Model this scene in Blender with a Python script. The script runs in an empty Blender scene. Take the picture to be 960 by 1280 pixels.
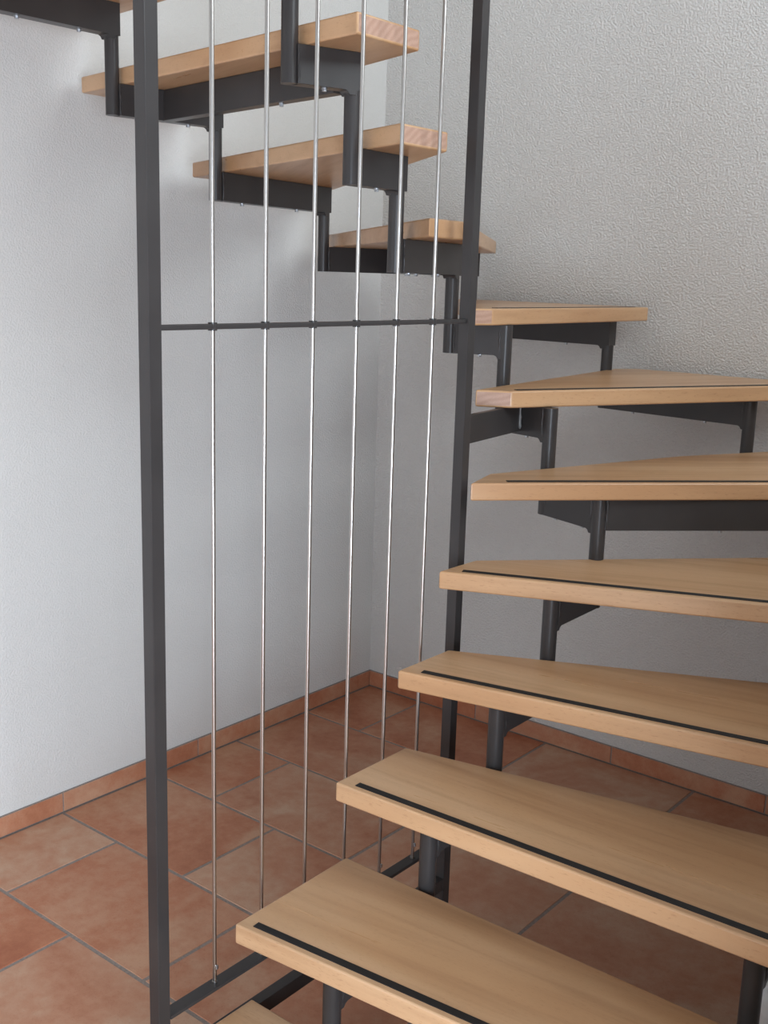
import bpy, bmesh, math, random
from mathutils import Vector, Matrix
random.seed(7)
scene = bpy.context.scene

# ------------------------------------------------------------------ camera
F_PX, PITCH, ROLL, YAW = 1372.815, 0.211706, 0.030324, 0.675157
CAM = Vector((2.43061, -2.97965, 1.48))
fwd = Vector((-math.sin(YAW) * math.cos(PITCH), math.cos(YAW) * math.cos(PITCH), -math.sin(PITCH)))
rgt0 = Vector((math.cos(YAW), math.sin(YAW), 0))
up0 = rgt0.cross(fwd)
rgt = math.cos(ROLL) * rgt0 + math.sin(ROLL) * up0
upv = -math.sin(ROLL) * rgt0 + math.cos(ROLL) * up0
cam_data = bpy.data.cameras.new('camera')
cam = bpy.data.objects.new('camera', cam_data)
scene.collection.objects.link(cam)
cam_data.sensor_fit = 'VERTICAL'
cam_data.sensor_height = 24.0
cam_data.lens = F_PX / 1280.0 * 24.0
cam_data.clip_start = 0.02
m3 = Matrix((rgt, upv, -fwd)).transposed()
cam.matrix_world = Matrix.Translation(CAM) @ m3.to_4x4()
scene.camera = cam

# ------------------------------------------------------------------ world, lights, exposure
scene.view_settings.view_transform = 'Standard'
scene.view_settings.look = 'None'
scene.view_settings.exposure = 0.2
scene.view_settings.gamma = 1.0
scene.view_settings.use_curve_mapping = False
world = bpy.data.worlds.new('overcast_sky'); scene.world = world
world.use_nodes = True
world.node_tree.nodes['Background'].inputs[0].default_value = (0.78, 0.88, 1.0, 1)
world.node_tree.nodes['Background'].inputs[1].default_value = 1.0

def area(name, loc, look, sx, sy, watts, col):
    d = bpy.data.lights.new(name, 'AREA'); d.shape = 'RECTANGLE'
    d.size = sx; d.size_y = sy; d.energy = watts; d.color = col
    o = bpy.data.objects.new(name, d); scene.collection.objects.link(o)
    o.location = loc
    o.rotation_euler = (Vector(look) - Vector(loc)).to_track_quat('-Z', 'Y').to_euler()
    return o
ROOM_X, ROOM_Y, ROOM_Z = 3.7, -5.4, 4.9
area('added_daylight_back', (0.95, ROOM_Y + 0.03, 1.15), (0.95, 0, 1.15), 1.5, 2.0, 10, (0.90, 0.95, 1.0))  # added light from an unseen door, brightens tread fronts from behind
area('added_daylight_side', (ROOM_X - 0.03, -3.75, 0.85), (0, -3.75, 0.85), 1.7, 1.5, 146, (0.74, 0.86, 1.0))  # added main light, source unseen, brightens the lower left wall
area('added_daylight_upper', (ROOM_X - 0.03, -1.1, 3.3), (0, -1.1, 3.3), 1.5, 1.8, 57, (0.86, 0.95, 1.0))  # added light from an unseen opening, rakes the upper right wall

# ------------------------------------------------------------------ helpers
TR = 0.0162   # radius of the stringer tubes
def link(o):
    scene.collection.objects.link(o); return o
def tag(o, label=None, cat=None, group=None, kind=None):
    if label: o['label'] = label
    if cat: o['category'] = cat
    if group: o['group'] = group
    if kind: o['kind'] = kind
    return o
def empty(name, loc=(0, 0, 0)):
    o = bpy.data.objects.new(name, None); o.location = loc; o.empty_display_size = 0.1
    return link(o)
def mesh_obj(name, bm, mats, parent=None, loc=(0, 0, 0), rotz=0.0, smooth=None):
    me = bpy.data.meshes.new(name)
    bmesh.ops.recalc_face_normals(bm, faces=bm.faces)
    bm.to_mesh(me); bm.free()
    for m in (mats if isinstance(mats, (list, tuple)) else [mats]): me.materials.append(m)
    if smooth is not None:
        me.polygons.foreach_set('use_smooth', [True] * len(me.polygons))
        me.set_sharp_from_angle(angle=math.radians(smooth))
    o = bpy.data.objects.new(name, me)
    o.location = loc; o.rotation_euler = (0, 0, rotz)
    if parent is not None: o.parent = parent
    if smooth is not None:
        wn = o.modifiers.new('weighted_normal', 'WEIGHTED_NORMAL'); wn.keep_sharp = True; wn.weight = 90
    return link(o)
def add_box(bm, lo, hi, bevel=0.0, mat=0, seg=1):
    vs = bmesh.ops.create_cube(bm, size=1)['verts']
    for v in vs:
        v.co = Vector([lo[i] + (v.co[i] + 0.5) * (hi[i] - lo[i]) for i in range(3)])
    fs = {f for v in vs for f in v.link_faces}
    if bevel:
        es = {e for v in vs for e in v.link_edges}
        r = bmesh.ops.bevel(bm, geom=list(es), offset=bevel, segments=seg, affect='EDGES', profile=0.5)
        fs = set(r['faces']) | {f for f in fs if f.is_valid}
    for f in fs: f.material_index = mat
def add_cyl(bm, c, r, z0, z1, n=20, bevel=0.0):
    a = [bm.verts.new((c[0] + r * math.cos(2 * math.pi * i / n), c[1] + r * math.sin(2 * math.pi * i / n), z0)) for i in range(n)]
    b = [bm.verts.new((v.co.x, v.co.y, z1)) for v in a]
    for i in range(n):
        bm.faces.new((a[i], a[(i + 1) % n], b[(i + 1) % n], b[i]))
    bm.faces.new(a[::-1]); bm.faces.new(b)
def add_beam(bm, p, q, width, z0, z1, ext0=0.0, ext1=0.0, bevel=0.003, round_ends=False):
    """horizontal box from p to q (plan), given width, between heights z0 and z1"""
    p = Vector(p[:2]); q = Vector(q[:2]); d = (q - p).normalized(); n = Vector((-d.y, d.x))
    p = p - d * ext0; q = q + d * ext1
    cs = [p - n * width / 2, q - n * width / 2, q + n * width / 2, p + n * width / 2]
    lo = [bm.verts.new((c.x, c.y, z0)) for c in cs]; hi = [bm.verts.new((c.x, c.y, z1)) for c in cs]
    fs = [bm.faces.new(lo[::-1]), bm.faces.new(hi)]
    for i in range(4):
        fs.append(bm.faces.new((lo[i], lo[(i + 1) % 4], hi[(i + 1) % 4], hi[i])))
    if bevel:
        es = {e for f in fs for e in f.edges}
        bmesh.ops.bevel(bm, geom=list(es), offset=bevel, segments=2, affect='EDGES', profile=0.5)
def add_bracket(bm, p, q, width, z0, z1, ext0, ext1, rad=0.009, bevel=0.0007):
    d = (q - p).normalized(); n = Vector((-d.y, d.x)); Lq = (q - p).length
    prof = [(-ext0, z0), (0.0, z0), (0.0, z0 - rad), (TR * 0.9, z0 - rad)] if ext0 > 0 else [(-ext0, z0 - rad), (TR * 0.9, z0 - rad)]
    for i in range(1, 6):
        a = math.pi / 2 * i / 5
        prof.append((TR * 0.9 + rad - rad * math.cos(a), z0 - rad + rad * math.sin(a)))
    prof += [(Lq + ext1, z0), (Lq + ext1, z1), (-ext0, z1)]
    def ringv(o): return [bm.verts.new((p.x + d.x * s_ + n.x * o, p.y + d.y * s_ + n.y * o, z_)) for s_, z_ in prof]
    A, B = ringv(-width / 2), ringv(width / 2)
    bm.faces.new(A); bm.faces.new(B[::-1])
    m = len(prof)
    for i in range(m): bm.faces.new((A[i], A[(i + 1) % m], B[(i + 1) % m], B[i]))
    es = [e for e in bm.edges if len(e.link_faces) == 2 and any(len(f.verts) > 4 for f in e.link_faces)]
    bmesh.ops.bevel(bm, geom=es, offset=bevel, segments=1, affect='EDGES', profile=0.5)
def add_weld(bm, x, y, z0, z1, r=0.0026):
    n = 6; k = 9; prev = None
    for j in range(k):
        z = z0 + (z1 - z0) * j / (k - 1); rr = r * (1 + random.uniform(-0.35, 0.35))
        if j in (0, k - 1): rr *= 0.4
        ox, oy = random.uniform(-0.0007, 0.0007), random.uniform(-0.0007, 0.0007)
        ring = [bm.verts.new((x + ox + rr * math.cos(2 * math.pi * i / n), y + oy + rr * math.sin(2 * math.pi * i / n), z)) for i in range(n)]
        if prev:
            for i in range(n): bm.faces.new((prev[i], prev[(i + 1) % n], ring[(i + 1) % n], ring[i]))
        else: bm.faces.new(ring[::-1])
        prev = ring
    bm.faces.new(prev)

# ------------------------------------------------------------------ materials
def new_mat(name):
    m = bpy.data.materials.new(name); m.use_nodes = True
    nt = m.node_tree; b = nt.nodes['Principled BSDF']
    return m, nt, b
def N(nt, t, **kw):
    n = nt.nodes.new(t)
    for k, v in kw.items():
        if hasattr(n, k): setattr(n, k, v)
        else: n.inputs[k].default_value = v
    return n
def L(nt, a, b): nt.links.new(a, b)
def mapping(nt, scale, coord='Object', loc=(0, 0, 0), rot=(0, 0, 0)):
    tc = nt.nodes.new('ShaderNodeTexCoord'); mp = nt.nodes.new('ShaderNodeMapping')
    mp.inputs['Scale'].default_value = scale; mp.inputs['Location'].default_value = loc; mp.inputs['Rotation'].default_value = rot
    L(nt, tc.outputs[coord], mp.inputs['Vector'])
    return mp
def ramp(nt, fac, stops):
    r = nt.nodes.new('ShaderNodeValToRGB')
    while len(r.color_ramp.elements) > 1: r.color_ramp.elements.remove(r.color_ramp.elements[-1])
    r.color_ramp.elements[0].position = stops[0][0]; r.color_ramp.elements[0].color = (*stops[0][1], 1)
    for p, c in stops[1:]:
        e = r.color_ramp.elements.new(p); e.color = (*c, 1)
    L(nt, fac, r.inputs['Fac']); return r
def mixc(nt, fac, a, b, mode='MIX'):
    m = nt.nodes.new('ShaderNodeMix'); m.data_type = 'RGBA'; m.blend_type = mode
    for sock, v in ((m.inputs[0], fac), (m.inputs[6], a), (m.inputs[7], b)):
        if isinstance(v, bpy.types.NodeSocket): L(nt, v, sock)
        elif isinstance(v, (int, float)): sock.default_value = v
        else: sock.default_value = (*v, 1)
    return m.outputs[2]

def wood_material():
    m, nt, b = new_mat('beech_wood')
    oi = nt.nodes.new('ShaderNodeObjectInfo')
    def off_map(scale):
        tc = nt.nodes.new('ShaderNodeTexCoord'); add = nt.nodes.new('ShaderNodeVectorMath'); add.operation = 'ADD'
        mul = nt.nodes.new('ShaderNodeVectorMath'); mul.operation = 'SCALE'; mul.inputs[0].default_value = (7.3, 3.1, 5.7)
        L(nt, oi.outputs['Random'], mul.inputs['Scale'])
        L(nt, tc.outputs['Object'], add.inputs[0]); L(nt, mul.outputs[0], add.inputs[1])
        mp = nt.nodes.new('ShaderNodeMapping'); mp.inputs['Scale'].default_value = scale
        L(nt, add.outputs[0], mp.inputs['Vector']); return mp.outputs[0]
    streak = N(nt, 'ShaderNodeTexNoise', Scale=1.0, Detail=5.0, Roughness=0.6, Distortion=0.35)
    L(nt, off_map((2.2, 34, 26)), streak.inputs['Vector'])
    broad = N(nt, 'ShaderNodeTexNoise', Scale=1.0, Detail=2.0, Roughness=0.5, Distortion=0.6)
    L(nt, off_map((1.1, 8.5, 6.0)), broad.inputs['Vector'])
    fleck = N(nt, 'ShaderNodeTexNoise', Scale=1.0, Detail=2.0, Roughness=0.6)
    L(nt, off_map((75, 650, 420)), fleck.inputs['Vector'])
    base = ramp(nt, broad.outputs['Fac'], [(0.30, (0.470, 0.262, 0.132)), (0.5, (0.540, 0.322, 0.172)), (0.70, (0.600, 0.380, 0.218))])
    st = ramp(nt, streak.outputs['Fac'], [(0.30, (0.80, 0.76, 0.72)), (0.52, (1, 1, 1)), (0.75, (1.05, 1.05, 1.04))])
    c = mixc(nt, 0.75, base.outputs[0], st.outputs[0], 'MULTIPLY')
    fl = ramp(nt, fleck.outputs['Fac'], [(0.26, (0.66, 0.56, 0.48)), (0.40, (1, 1, 1))])
    c = mixc(nt, 0.55, c, fl.outputs[0], 'MULTIPLY')
    L(nt, c, b.inputs['Base Color'])
    rr = ramp(nt, streak.outputs['Fac'], [(0.3, (0.36,) * 3), (0.7, (0.27,) * 3)])
    L(nt, rr.outputs[0], b.inputs['Roughness'])
    bp = N(nt, 'ShaderNodeBump', Strength=0.12, Distance=0.0006)
    L(nt, streak.outputs['Fac'], bp.inputs['Height']); L(nt, bp.outputs[0], b.inputs['Normal'])
    return m
def end_grain_material():
    m, nt, b = new_mat('beech_end_grain')
    mp = mapping(nt, (1, 1, 1), loc=(0, 0.05, 0.16))
    no = N(nt, 'ShaderNodeTexNoise', Scale=14.0, Detail=2.0)
    L(nt, mp.outputs[0], no.inputs['Vector'])
    w = N(nt, 'ShaderNodeTexWave', Scale=24.0, Distortion=3.0, Detail=2.0)
    w.wave_type = 'RINGS'; w.rings_direction = 'X'; w.inputs['Detail Scale'].default_value = 1.2
    L(nt, mp.outputs[0], w.inputs['Vector'])
    c = ramp(nt, w.outputs['Fac'], [(0.0, (0.405, 0.240, 0.172)), (0.55, (0.435, 0.268, 0.195)), (1.0, (0.465, 0.292, 0.215))])
    sp = N(nt, 'ShaderNodeTexNoise', Scale=420.0, Detail=2.0); L(nt, mp.outputs[0], sp.inputs['Vector'])
    s2 = ramp(nt, sp.outputs['Fac'], [(0.3, (0.86, 0.82, 0.80)), (0.55, (1, 1, 1))])
    L(nt, mixc(nt, 0.6, c.outputs[0], s2.outputs[0], 'MULTIPLY'), b.inputs['Base Color'])
    b.inputs['Roughness'].default_value = 0.5
    return m
def steel_material():
    m, nt, b = new_mat('anthracite_steel')
    mp = mapping(nt, (1, 1, 1))
    n = N(nt, 'ShaderNodeTexNoise', Scale=260.0, Detail=3.0); L(nt, mp.outputs[0], n.inputs['Vector'])
    n2 = N(nt, 'ShaderNodeTexNoise', Scale=9.0, Detail=3.0); L(nt, mp.outputs[0], n2.inputs['Vector'])
    c = ramp(nt, n2.outputs['Fac'], [(0.3, (0.034, 0.0305, 0.030)), (0.7, (0.043, 0.0385, 0.0375))])
    L(nt, c.outputs[0], b.inputs['Base Color'])
    b.inputs['Metallic'].default_value = 0.0; b.inputs['Roughness'].default_value = 0.32; b.inputs['Specular IOR Level'].default_value = 0.32
    bp = N(nt, 'ShaderNodeBump', Strength=0.10, Distance=0.0006)
    L(nt, n.outputs['Fac'], bp.inputs['Height']); L(nt, bp.outputs[0], b.inputs['Normal'])
    return m
def simple(name, col, rough=0.5, metal=0.0, noise=None):
    m, nt, b = new_mat(name)
    b.inputs['Base Color'].default_value = (*col, 1); b.inputs['Roughness'].default_value = rough; b.inputs['Metallic'].default_value = metal
    if noise:
        mp = mapping(nt, (1, 1, 1)); n = N(nt, 'ShaderNodeTexNoise', Scale=noise[0], Detail=3.0); L(nt, mp.outputs[0], n.inputs['Vector'])
        bp = N(nt, 'ShaderNodeBump', Strength=noise[1], Distance=noise[2])
        L(nt, n.outputs['Fac'], bp.inputs['Height']); L(nt, bp.outputs[0], b.inputs['Normal'])
        c = ramp(nt, n.outputs['Fac'], [(0.35, tuple(x * 0.86 for x in col)), (0.65, tuple(min(1, x * 1.1) for x in col))])
        L(nt, c.outputs[0], b.inputs['Base Color'])
    return m
def plaster_material(name, scale, strength, dist):
    m, nt, b = new_mat(name)
    mp = mapping(nt, (1, 1, 1))
    big = N(nt, 'ShaderNodeTexNoise', Scale=1.7, Detail=3.0); L(nt, mp.outputs[0], big.inputs['Vector'])
    c = ramp(nt, big.outputs['Fac'], [(0.3, (0.640, 0.622, 0.596)), (0.7, (0.675, 0.660, 0.638))])
    L(nt, c.outputs[0], b.inputs['Base Color'])
    b.inputs['Roughness'].default_value = 0.85; b.inputs['Specular IOR Level'].default_value = 0.25
    g = N(nt, 'ShaderNodeTexNoise', Scale=scale, Detail=2.0, Roughness=0.5, Distortion=0.25); L(nt, mp.outputs[0], g.inputs['Vector'])
    s = N(nt, 'ShaderNodeTexNoise', Scale=38.0, Detail=2.0); L(nt, mp.outputs[0], s.inputs['Vector'])
    g2 = ramp(nt, g.outputs['Fac'], [(0.38, (0, 0, 0)), (0.62, (1, 1, 1))])
    mx = mixc(nt, 0.35, g2.outputs[0], s.outputs['Fac'])
    bp = N(nt, 'ShaderNodeBump', Strength=strength, Distance=dist)
    L(nt, mx, bp.inputs['Height']); L(nt, bp.outputs[0], b.inputs['Normal'])
    return m
def tile_material():
    m, nt, b = new_mat('terracotta_tile')
    oi = nt.nodes.new('ShaderNodeObjectInfo')
    tc = nt.nodes.new('ShaderNodeTexCoord'); add = nt.nodes.new('ShaderNodeVectorMath'); add.operation = 'ADD'
    mul = nt.nodes.new('ShaderNodeVectorMath'); mul.operation = 'SCALE'; mul.inputs[0].default_value = (13.1, 9.7, 4.3)
    L(nt, oi.outputs['Random'], mul.inputs['Scale']); L(nt, tc.outputs['Object'], add.inputs[0]); L(nt, mul.outputs[0], add.inputs[1])
    big = N(nt, 'ShaderNodeTexNoise', Scale=3.6, Detail=4.0, Roughness=0.55, Distortion=0.6); L(nt, add.outputs[0], big.inputs['Vector'])
    mid = N(nt, 'ShaderNodeTexNoise', Scale=34.0, Detail=5.0, Roughness=0.65); L(nt, add.outputs[0], mid.inputs['Vector'])
    fine = N(nt, 'ShaderNodeTexNoise', Scale=260.0, Detail=2.0, Roughness=0.6); L(nt, add.outputs[0], fine.inputs['Vector'])
    addn = N(nt, 'ShaderNodeMath', operation='MULTIPLY_ADD'); L(nt, mid.outputs['Fac'], addn.inputs[0]); addn.inputs[1].default_value = 0.42; L(nt, big.outputs['Fac'], addn.inputs[2])
    red = ramp(nt, addn.outputs[0], [(0.45, (0.330, 0.100, 0.046)), (0.66, (0.430, 0.160, 0.080)), (0.90, (0.520, 0.275, 0.165))])
    pal = ramp(nt, addn.outputs[0], [(0.42, (0.390, 0.150, 0.078)), (0.64, (0.480, 0.245, 0.150)), (0.86, (0.540, 0.350, 0.240))])
    sep = nt.nodes.new('ShaderNodeSeparateColor'); L(nt, oi.outputs['Color'], sep.inputs[0])
    c = mixc(nt, sep.outputs[0], red.outputs[0], pal.outputs[0])
    fs = ramp(nt, fine.outputs['Fac'], [(0.28, (0.72, 0.66, 0.62)), (0.42, (1, 1, 1))])
    c = mixc(nt, 0.5, c, fs.outputs[0], 'MULTIPLY')
    L(nt, c, b.inputs['Base Color'])
    b.inputs['Roughness'].default_value = 0.55; b.inputs['Specular IOR Level'].default_value = 0.4
    bp = N(nt, 'ShaderNodeBump', Strength=0.25, Distance=0.0012)
    L(nt, mid.outputs['Fac'], bp.inputs['Height']); L(nt, bp.outputs[0], b.inputs['Normal'])
    return m
WOOD = wood_material(); ENDG = end_grain_material(); STEEL = steel_material()
STRIP = simple('black_grip_tape', (0.0045, 0.0045, 0.005), 0.6, 0, (900.0, 0.5, 0.0005))
STAIN = simple('stainless_rod', (0.46, 0.44, 0.42), 0.28, 1.0)
ZINC = simple('zinc_bolt', (0.42, 0.43, 0.45), 0.4, 1.0)
WELD = simple('bare_weld', (0.20, 0.20, 0.20), 0.5, 0.3)
PLAST = plaster_material('rough_white_plaster', 175.0, 0.85, 0.0034); PLAST2 = plaster_material('worn_smooth_plaster', 190.0, 0.55, 0.0019); TILE = tile_material()
GROUT = simple('grey_grout', (0.27, 0.225, 0.20), 0.9, 0, (160.0, 0.4, 0.001))
CEILM = simple('white_ceiling_paint', (0.75, 0.74, 0.72), 0.9, 0, (60.0, 0.2, 0.001))
FRAMEM = simple('white_window_frame', (0.80, 0.80, 0.79), 0.35, 0, (30.0, 0.02, 0.001))
BINM = simple('white_plastic', (0.85, 0.90, 0.93), 0.35, 0, (20.0, 0.02, 0.001))
GLASS, _nt, _b = new_mat('window_glass')
_b.inputs['Transmission Weight'].default_value = 1.0; _b.inputs['Roughness'].default_value = 0.0; _b.inputs['IOR'].default_value = 1.45

# ------------------------------------------------------------------ room shell
def plain_wall(name, lo, hi, label, mat=PLAST, cat='wall'):
    bm = bmesh.new(); add_box(bm, lo, hi)
    return tag(mesh_obj(name, bm, mat), label, cat, kind='structure')
T = 0.2
plain_wall('wall_left', (-T, ROOM_Y - T, -0.05), (0, T, ROOM_Z), 'bright plaster wall on the left, behind the screen rods', PLAST2)
plain_wall('wall_right', (0, 0, -0.05), (ROOM_X + T, T, ROOM_Z), 'rough plaster wall behind the winding treads on the right')
plain_wall('ceiling', (-T, ROOM_Y - T, ROOM_Z), (ROOM_X + T, T, ROOM_Z + T), 'white painted ceiling high above the stairwell', CEILM, 'ceiling')
plain_wall('wall_added_shade', (2.26, -2.0, -0.05), (2.36, 0, 1.5), 'added unseen chest-high wall that shades the outer side of the lower flight')  # added out of view to keep light off the right floor and treads
def holed_wall(name, axis, c0, c1, a0, a1, holes, label):
    """wall slab across one axis with rectangular openings (a0,a1 along wall; z from 0)"""
    bm = bmesh.new()
    cuts = sorted({a0, a1} | {h[0] for h in holes} | {h[1] for h in holes})
    for u, v in zip(cuts[:-1], cuts[1:]):
        zs = [(-0.05, ROOM_Z)]
        for h in holes:
            if h[0] <= u and v <= h[1]:
                nz = []
                for s, e in zs:
                    if h[2] > s: nz.append((s, min(e, h[2])))
                    if h[3] < e: nz.append((max(s, h[3]), e))
                zs = [z for z in nz if z[1] - z[0] > 1e-4]
        for s, e in zs:
            if axis == 'x': add_box(bm, (c0, u, s), (c1, v, e))
            else: add_box(bm, (u, c0, s), (v, c1, e))
    return tag(mesh_obj(name, bm, PLAST), label, 'wall', kind='structure')
holed_wall('wall_back', 'y', ROOM_Y - T, ROOM_Y, 0, ROOM_X, [(0.2, 1.7, 0.1, 2.2)], 'plaster wall behind the viewer with a glazed door added for light')  # door opening invented behind the camera for its light
holed_wall('wall_side', 'x', ROOM_X, ROOM_X + T, ROOM_Y - T, 0, [(-4.6, -2.9, 0.1, 1.6), (-1.85, -0.35, 2.4, 4.2)], 'plaster wall opposite the bright left wall, with two windows added for light')  # both window openings invented for their light, neither in view
def window(name, axis, c, a0, a1, z0, z1, label):  # frames the added openings, all out of view, where the area lights sit
    bm = bmesh.new(); w = 0.06
    parts = [(a0, a1, z0, z0 + w), (a0, a1, z1 - w, z1), (a0, a0 + w, z0 + w, z1 - w), (a1 - w, a1, z0 + w, z1 - w), ((a0 + a1) / 2 - w / 2, (a0 + a1) / 2 + w / 2, z0 + w, z1 - w)]
    for u, v, s, e in parts:
        if axis == 'x': add_box(bm, (c, u, s), (c + 0.05, v, e), 0.004)
        else: add_box(bm, (u, c - 0.05, s), (v, c, e), 0.004)
    o = tag(mesh_obj(name, bm, FRAMEM), label, 'window', kind='structure')
    bm = bmesh.new()
    if axis == 'x': add_box(bm, (c + 0.02, a0 + w / 2, z0 + w / 2), (c + 0.026, a1 - w / 2, z1 - w / 2))
    else: add_box(bm, (a0 + w / 2, c - 0.026, z0 + w / 2), (a1 - w / 2, c - 0.02, z1 - w / 2))
    mesh_obj('pane', bm, GLASS, o)
window('added_window_low', 'x', ROOM_X + 0.06, -4.6, -2.9, 0.1, 1.6, 'added unseen large white framed window in the side wall at ground level')
window('added_window_upper', 'x', ROOM_X + 0.06, -1.85, -0.35, 2.4, 4.2, 'added unseen white framed upper window high in the side wall')
window('added_door_back', 'y', ROOM_Y - 0.06, 0.2, 1.7, 0.1, 2.2, 'added unseen white framed glazed door opening in the back wall')

# ------------------------------------------------------------------ floor of single tiles (half-bond) and skirting tiles
bm = bmesh.new(); add_box(bm, (0, ROOM_Y, -0.05), (ROOM_X, 0, -0.0014))
floor = tag(mesh_obj('floor', bm, GROUT), 'floor of terracotta tiles laid in half bond with grey joints', 'floor', kind='structure')
PX, PY, G = 0.5115, 0.3285, 0.0088
def tile_mesh(sx, sy, h, bev):
    bm = bmesh.new(); add_box(bm, (-sx / 2, -sy / 2, 0), (sx / 2, sy / 2, h), 0)
    top = [e for e in bm.edges if all(v.co.z > h - 1e-5 for v in e.verts)]
    bmesh.ops.bevel(bm, geom=top, offset=bev, segments=1, affect='EDGES')
    me = bpy.data.meshes.new('tile'); bmesh.ops.recalc_face_normals(bm, faces=bm.faces); bm.to_mesh(me); bm.free()
    me.materials.append(TILE); return me
cache = {}
tones = {(4, 0): .95, (4, 1): .25, (4, 2): .5, (5, 0): .05, (5, 1): .85, (3, 0): .3, (3, 1): .75, (2, 0): .2, (2, 1): .9, (1, 0): .55, (1, 1): .6, (0, 0): .1, (0, 1): .2}
rnd = random.Random(5)
row = 0; y1 = -0.0085
while y1 > ROOM_Y + 0.02:
    y0 = max(ROOM_Y + 0.009, -0.352 - PY * row)
    x0 = 0.0085; nx = 0.2475 if row % 2 == 0 else 0.5045; col = 0
    while x0 < ROOM_X - 0.02:
        x1 = min(nx, ROOM_X - 0.009)
        sx, sy = round(x1 - x0 - G, 4), round(y1 - y0 - G, 4)
        if sx > 0.02 and sy > 0.02:
            key = (sx, sy)
            if key not in cache: cache[key] = tile_mesh(sx, sy, 0.0095, 0.0014)
            o = bpy.data.objects.new('tile', cache[key]); link(o); o.parent = floor
            o.location = ((x0 + x1) / 2, (y0 + y1) / 2, -0.0095 + rnd.uniform(-0.0004, 0.0004))
            t = tones.get((row, col), rnd.random())
            o.color = (t, t, t, 1)
        x0 = x1; nx = x1 + PX; col += 1
    y1 = y0; row += 1
BH = 0.0560
def skirting(name, along, joints, label):
    bm = bmesh.new()
    if along == 'y': add_box(bm, (0, joints[-1], 0), (0.0062, joints[0], BH + 0.0014))
    else: add_box(bm, (joints[0], -0.0062, 0), (joints[-1], 0, BH + 0.0014))
    root = tag(mesh_obj(name, bm, GROUT), label, 'skirting', kind='structure')
    for a, b in zip(joints[:-1], joints[1:]):
        lo, hi = min(a, b) + 0.002, max(a, b) - 0.002
        bm = bmesh.new()
        if along == 'y': add_box(bm, (0.001, lo, 0.002), (0.0085, hi, BH), 0.0012)
        else: add_box(bm, (lo, -0.0085, 0.002), (hi, -0.001, BH), 0.0012)
        o = mesh_obj('skirting_tile', bm, TILE, root)
        t = rnd.uniform(0.0, 0.45); o.color = (t, t, t, 1)
skirting('baseboard_left', 'y', [-0.009, -0.342, -0.842, -1.334, -1.826, -2.318, -2.81, -3.302, -3.794, -4.286, -4.778, ROOM_Y + .01], 'low terracotta skirting tiles along the bright left wall')
skirting('baseboard_right', 'x', [0.0, 0.478, 0.994, 1.484, 1.98, 2.47, 2.96, 3.45, ROOM_X - .01], 'low terracotta skirting tiles along the wall under the winding treads')

# ------------------------------------------------------------------ staircase
TH = 0.038; BR = 0.070
def Z(k):
    return {7: 1.415, 8: 1.595}.get(k, 0.1967 + 0.1737 * k)
XO = 2.15
# plan outlines: front-inner, front-outer, (more corners), rear-outer, rear-inner
TREADS = {
    0: [(1.168, -2.045), (XO, -2.02), (XO, -1.735), (1.168, -1.742)],
    1: [(1.172, -1.789), (XO, -1.694), (XO, -1.470), (1.168, -1.489)],
    2: [(1.173, -1.531), (XO, -1.491), (XO, -1.119), (1.173, -1.316)],
    3: [(1.172, -1.350), (XO, -1.148), (XO, -0.695), (1.172, -1.179)],
    4: [(1.160, -1.208), (XO, -0.783), (XO, -0.06), (2.09, -0.06), (1.162, -1.078)],
    5: [(1.169, -1.120), (XO, -0.035), (1.50, -0.035), (1.318, -0.419), (1.132, -0.994)],
    6: [(1.125, -0.906), (1.548, -0.03), (0.99, -0.03), (0.95, -0.09), (1.054, -0.949)],
    7: [(1.035, -0.862), (1.02, -0.045), (0.33, -0.03), (1.012, -0.925)],
    8: [(1.078, -1.047), (0.500, -0.055), (0.12, -0.25), (0.12, -0.425), (1.086, -1.185)],
    9: [(1.094, -1.145), (0.10, -0.400), (0.10, -0.932), (1.094, -1.295)],
    10: [(1.082, -1.230), (0.05, -0.88), (0.05, -1.243), (1.081, -1.411)],
    11: [(1.082, -1.335), (0.05, -1.195), (0.05, -1.52), (1.081, -1.62)],
    12: [(1.082, -1.56), (0.05, -1.47), (0.05, -1.76), (1.081, -1.84)],
    13: [(1.082, -1.80), (0.05, -1.74), (0.05, -2.03), (1.081, -2.08)],
}
stairs = tag(empty('staircase', (1.65, -1.6, 0)), 'winding open staircase of thick beech treads on anthracite steel stringers', 'staircase')
OFF = Vector((1.65, -1.6, 0))
def rel(p, z=0.0): return (p[0] - OFF.x, p[1] - OFF.y, z)
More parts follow.
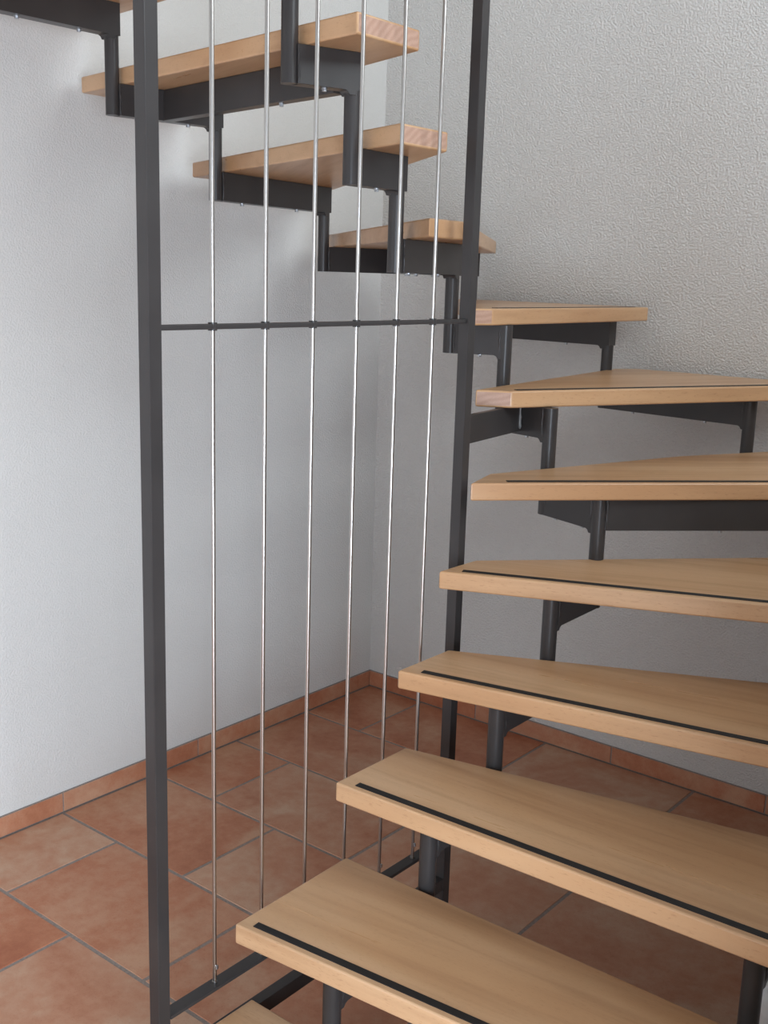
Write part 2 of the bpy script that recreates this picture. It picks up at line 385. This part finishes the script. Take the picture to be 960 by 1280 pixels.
for k, pl in TREADS.items():
    a, b = Vector(pl[0]), Vector(pl[1])
    ang = math.atan2(b.y - a.y, b.x - a.x); ca, sa = math.cos(-ang), math.sin(-ang)
    loc = [((p[0] - a.x) * ca - (p[1] - a.y) * sa, (p[0] - a.x) * sa + (p[1] - a.y) * ca) for p in pl]
    area2 = sum(loc[i][0] * loc[(i + 1) % len(loc)][1] - loc[(i + 1) % len(loc)][0] * loc[i][1] for i in range(len(loc)))
    if area2 < 0: loc_r = loc[::-1]
    else: loc_r = loc
    bm = bmesh.new()
    lo = [bm.verts.new((x, y, -TH)) for x, y in loc_r]; hi = [bm.verts.new((x, y, 0)) for x, y in loc_r]
    bm.faces.new(lo[::-1]); bm.faces.new(hi)
    n = len(loc_r)
    inner = {(round(loc[0][0], 5), round(loc[0][1], 5)), (round(loc[-1][0], 5), round(loc[-1][1], 5))}
    for i in range(n):
        f = bm.faces.new((lo[i], lo[(i + 1) % n], hi[(i + 1) % n], hi[i]))
        nd = Vector(loc_r[(i + 1) % n]) - Vector(loc_r[i]); nd.normalize()
        e2 = {(round(loc_r[i][0], 5), round(loc_r[i][1], 5)), (round(loc_r[(i + 1) % n][0], 5), round(loc_r[(i + 1) % n][1], 5))}
        f.material_index = 1 if (e2 == inner or abs(nd.y) > 0.8 and e2 != inner and k not in (5, 6, 7, 8)) and k != 8 else 0
    bmesh.ops.bevel(bm, geom=list(bm.edges), offset=0.0045, segments=3, affect='EDGES', profile=0.5)
    t = mesh_obj('tread', bm, [WOOD, ENDG], stairs, rel(a, Z(k)), ang, smooth=40)
    if k <= 9:
        L0 = (b - a).length; s0 = {5: 0.083, 6: 0.02, 3: 0.045, 4: 0.046, 2: 0.037, 1: 0.031}.get(k, 0.035); s1 = L0 - (0.05 if k < 7 else 0.06)
        o0, w = 0.0125, 0.0155
        bm = bmesh.new(); add_box(bm, (s0, o0, -0.0002), (s1, o0 + w, 0.0011), 0.0004)
        mesh_obj('non_slip_strip', bm, STRIP, t)

# tubes: D[k] runs from bracket k (above) down to bracket k-1
D = {0: (1.347, -2.00), 1: (1.345, -1.725), 2: (1.345, -1.462), 3: (1.349, -1.256), 4: (1.348, -1.070), 5: (1.343, -0.878),
     6: (1.176, -0.822), 7: (1.024, -0.790), 8: (0.905, -0.845), 9: (0.958, -1.130), 10: (0.962, -1.282), 11: (0.914, -1.408), 12: (0.90, -1.66), 13: (0.90, -1.88)}
E = {0: (1.97, -1.98), 1: (1.97, -1.71), 2: (1.951, -1.440), 3: (1.97, -1.11), 4: (1.97, -0.745), 5: (1.985, -0.215),
     6: (1.400, -0.205), 7: (0.955, -0.150), 8: (0.452, -0.105), 9: (0.235, -0.555), 10: (0.295, -1.027), 11: (0.238, -1.294), 12: (0.225, -1.60), 13: (0.225, -1.84)}
def bolt(x, y, z, parent):
    bm = bmesh.new()
    add_cyl(bm, (x, y), 0.0065, z - 0.0015, z, 12); add_cyl(bm, (x, y), 0.0048, z - 0.0062, z - 0.0015, 6)
    mesh_obj('bolt', bm, ZINC, parent, smooth=30)
for S, inner in ((D, True), (E, False)):
    for k in range(0, 14):
        top = Z(k) - TH; bot = top - BR
        up = k >= 8 or (k == 7 and not inner)
        # tube k: from bracket k down to the underside of bracket k-1 (k=0: down to the floor)
        z1 = bot + 0.002 if up else top - 0.0005
        z0 = (Z(k - 1) - TH - BR) if k > 0 else 0.0085
        bm = bmesh.new(); add_cyl(bm, rel(S[k]), TR, z0, z1, 28)
        tb = mesh_obj('tube', bm, STEEL, stairs, smooth=40)
        if k == 0:
            bm = bmesh.new(); x, y, _ = rel(S[0]); add_box(bm, (x - 0.05, y - 0.05, 0.0005), (x + 0.05, y + 0.05, 0.0085), 0.0015)
            mesh_obj('base_plate', bm, STEEL, stairs)
        if k == 13: continue
        p, q = Vector(rel(S[k])[:2]), Vector(rel(S[k + 1])[:2]); d = (q - p).normalized()
        w = 0.0335 if up else 0.030
        bm = bmesh.new()
        add_bracket(bm, p, q, w, bot, top - 0.0004, TR * 0.85 if up else -TR * 0.3, -TR * 0.6)
        br = mesh_obj('bracket', bm, STEEL, stairs, smooth=35)
        nrm = Vector((-d.y, d.x))
        for sgn in (-1, 1):
            for (c, dd) in ((q, -1),) + (() if up else ((p, 1),)):
                pt = c + d * dd * (TR * 0.72) + nrm * sgn * (w / 2 - 0.001)
                bm = bmesh.new(); add_weld(bm, pt.x, pt.y, bot + 0.002, top - 0.004)
                mesh_obj('weld_seam', bm, STEEL, br, smooth=60)
        Ls = (q - p).length
        for f in ((0.28, 0.78) if Ls > 0.16 else (0.45,)):
            c = p + (q - p) * f; bolt(c.x, c.y, bot, br)
# cross beams that tie the inner and outer stringer
for k, j in ((5, 5), (10, 'm'), (8, 'm')):
    top = Z(k) - TH; bot = top - BR
    if j == 'm':
        p, q = [rel(((S[k][0] + S[k + 1][0]) / 2, (S[k][1] + S[k + 1][1]) / 2)) for S in (D, E)]
        p = rel((0.93, -1.275)) if k == 10 else p
        p, q = list(p), list(q)
    else: p, q = rel(D[j]), rel(E[j])
    bm = bmesh.new(); add_beam(bm, p, q, 0.030, bot, top - 0.0004, -TR * 0.6, -TR * 0.6, 0.0022)
    cb = mesh_obj('cross_beam', bm, STEEL, stairs, smooth=35)
    p, q = Vector(p[:2]), Vector(q[:2]); d = (q - p).normalized(); nrm = Vector((-d.y, d.x))
    for c, dd in ((p, 1), (q, -1)):
        for sgn in (-1, 1):
            pt = c + d * dd * (TR * 0.8) + nrm * sgn * 0.0145
            bm = bmesh.new(); add_weld(bm, pt.x, pt.y, bot + 0.002, top - 0.004)
            mesh_obj('weld_seam', bm, STEEL, cb, smooth=60)
    for f in (0.3, 0.7):
        c = p + (q - p) * f; bolt(c.x, c.y, bot, cb)

# ------------------------------------------------------------------ rod screen in the stair well
XF = 1.13; PL, PR = -1.921, -1.102; HP = 0.0125
screen = tag(empty('railing_screen', (XF, (PL + PR) / 2, 0)), 'tall anthracite steel frame with six vertical stainless rods in the stair well', 'railing')
SO = Vector((XF, (PL + PR) / 2, 0))
def sr(x, y): return (x - SO.x, y - SO.y)
RTOP = 3.3
for y in (PL, PR):
    bm = bmesh.new(); x, yy = sr(XF, y); add_box(bm, (x - HP, yy - HP, 0.004), (x + HP, yy + HP, RTOP), 0.0022, seg=2)
    mesh_obj('post', bm, STEEL, screen, smooth=35)
    bm = bmesh.new(); add_box(bm, (x - 0.03, yy - 0.04, 0.0), (x + 0.03, yy + 0.04, 0.006), 0.001)
    mesh_obj('foot_plate', bm, STEEL, screen)
def rail(name, z0, z1, w, bev, label=None):
    bm = bmesh.new(); add_box(bm, (-w / 2, PL + HP - SO.y, z0), (w / 2, PR - HP - SO.y, z1), bev, seg=2)
    o = mesh_obj(name, bm, STEEL, screen, smooth=35)
    if label: o['label'] = label
rail('mid_rail', 1.3905, 1.3990, 0.013, 0.0018, 'thin dark rail that the rods pass through at half height')
rail('bottom_rail', 0.2330, 0.2400, 0.026, 0.0015, 'thin flat rail that holds the lower ends of the rods')
rail('foot_rail', 0.1180, 0.1480, 0.025, 0.0020, 'square bar below the rod rail, near the floor')
rail('top_rail', RTOP - 0.025, RTOP, 0.025, 0.0020)
sp = (-1.2205 + 1.7975) / 5
for i in range(6):
    y = -1.7975 + sp * i
    x, yy = sr(XF, y)
    bm = bmesh.new(); add_cyl(bm, (x, yy), 0.0037, 0.226, RTOP - 0.02, 14)
    r = mesh_obj('rod', bm, STAIN, screen, smooth=40)
    bm = bmesh.new(); add_cyl(bm, (x, yy), 0.0072, 1.3885, 1.4010, 16)
    mesh_obj('collar', bm, STEEL, r, smooth=40)
    bm = bmesh.new(); add_cyl(bm, (x, yy), 0.0046, 0.2400, 0.2440, 14)
    mesh_obj('end_sleeve', bm, STAIN, r, smooth=40)
    bm = bmesh.new(); add_box(bm, (x + 0.002, yy - 0.001, 0.268), (x + 0.0065, yy + 0.004, 0.276), 0.0008)
    mesh_obj('set_screw', bm, ZINC, r)
# short arm that ties the far post to the stringer under the seventh tread
bm = bmesh.new()
zt = Z(6) - TH
add_beam(bm, sr(XF - 0.002, PR + HP - 0.001), sr(1.090, -0.822), 0.012, zt - 0.062, zt - 0.001, 0, 0, 0.0015)
arm = mesh_obj('support_arm', bm, STEEL, screen, smooth=35)
bm = bmesh.new(); ax, ay = sr(1.098, -0.826); add_weld(bm, ax, ay, zt - 0.056, zt - 0.002, 0.0034)
mesh_obj('weld_seam', bm, WELD, arm, smooth=60)

# ------------------------------------------------------------------ pale bin half hidden behind the outer stringer tube
bm = bmesh.new()
def ring(s, z, cx=0, cy=0, r=0.03, n=5):
    vs = []
    for qx, qy, a0 in ((1, 1, 0), (-1, 1, 90), (-1, -1, 180), (1, -1, 270)):
        for i in range(n):
            a = math.radians(a0 + 90 * i / (n - 1))
            vs.append(bm.verts.new((cx + qx * (s - r) + r * math.cos(a), cy + qy * (s - r) + r * math.sin(a), z)))
    return vs
rings = [ring(0.092, 0.0), ring(0.097, 0.20), ring(0.101, 0.395), ring(0.106, 0.397), ring(0.106, 0.412), ring(0.101, 0.415), ring(0.097, 0.40), ring(0.088, 0.02)]
for A, B in zip(rings[:-1], rings[1:]):
    for i in range(len(A)): bm.faces.new((A[i], A[(i + 1) % len(A)], B[(i + 1) % len(B)], B[i]))
bm.faces.new(rings[0][::-1]); bm.faces.new(rings[-1])
tag(mesh_obj('waste_bin', bm, BINM, None, (2.025, -1.27, 0.0), smooth=40), 'pale bluish white bin edge behind the stair tube in the bottom right corner', 'bin')
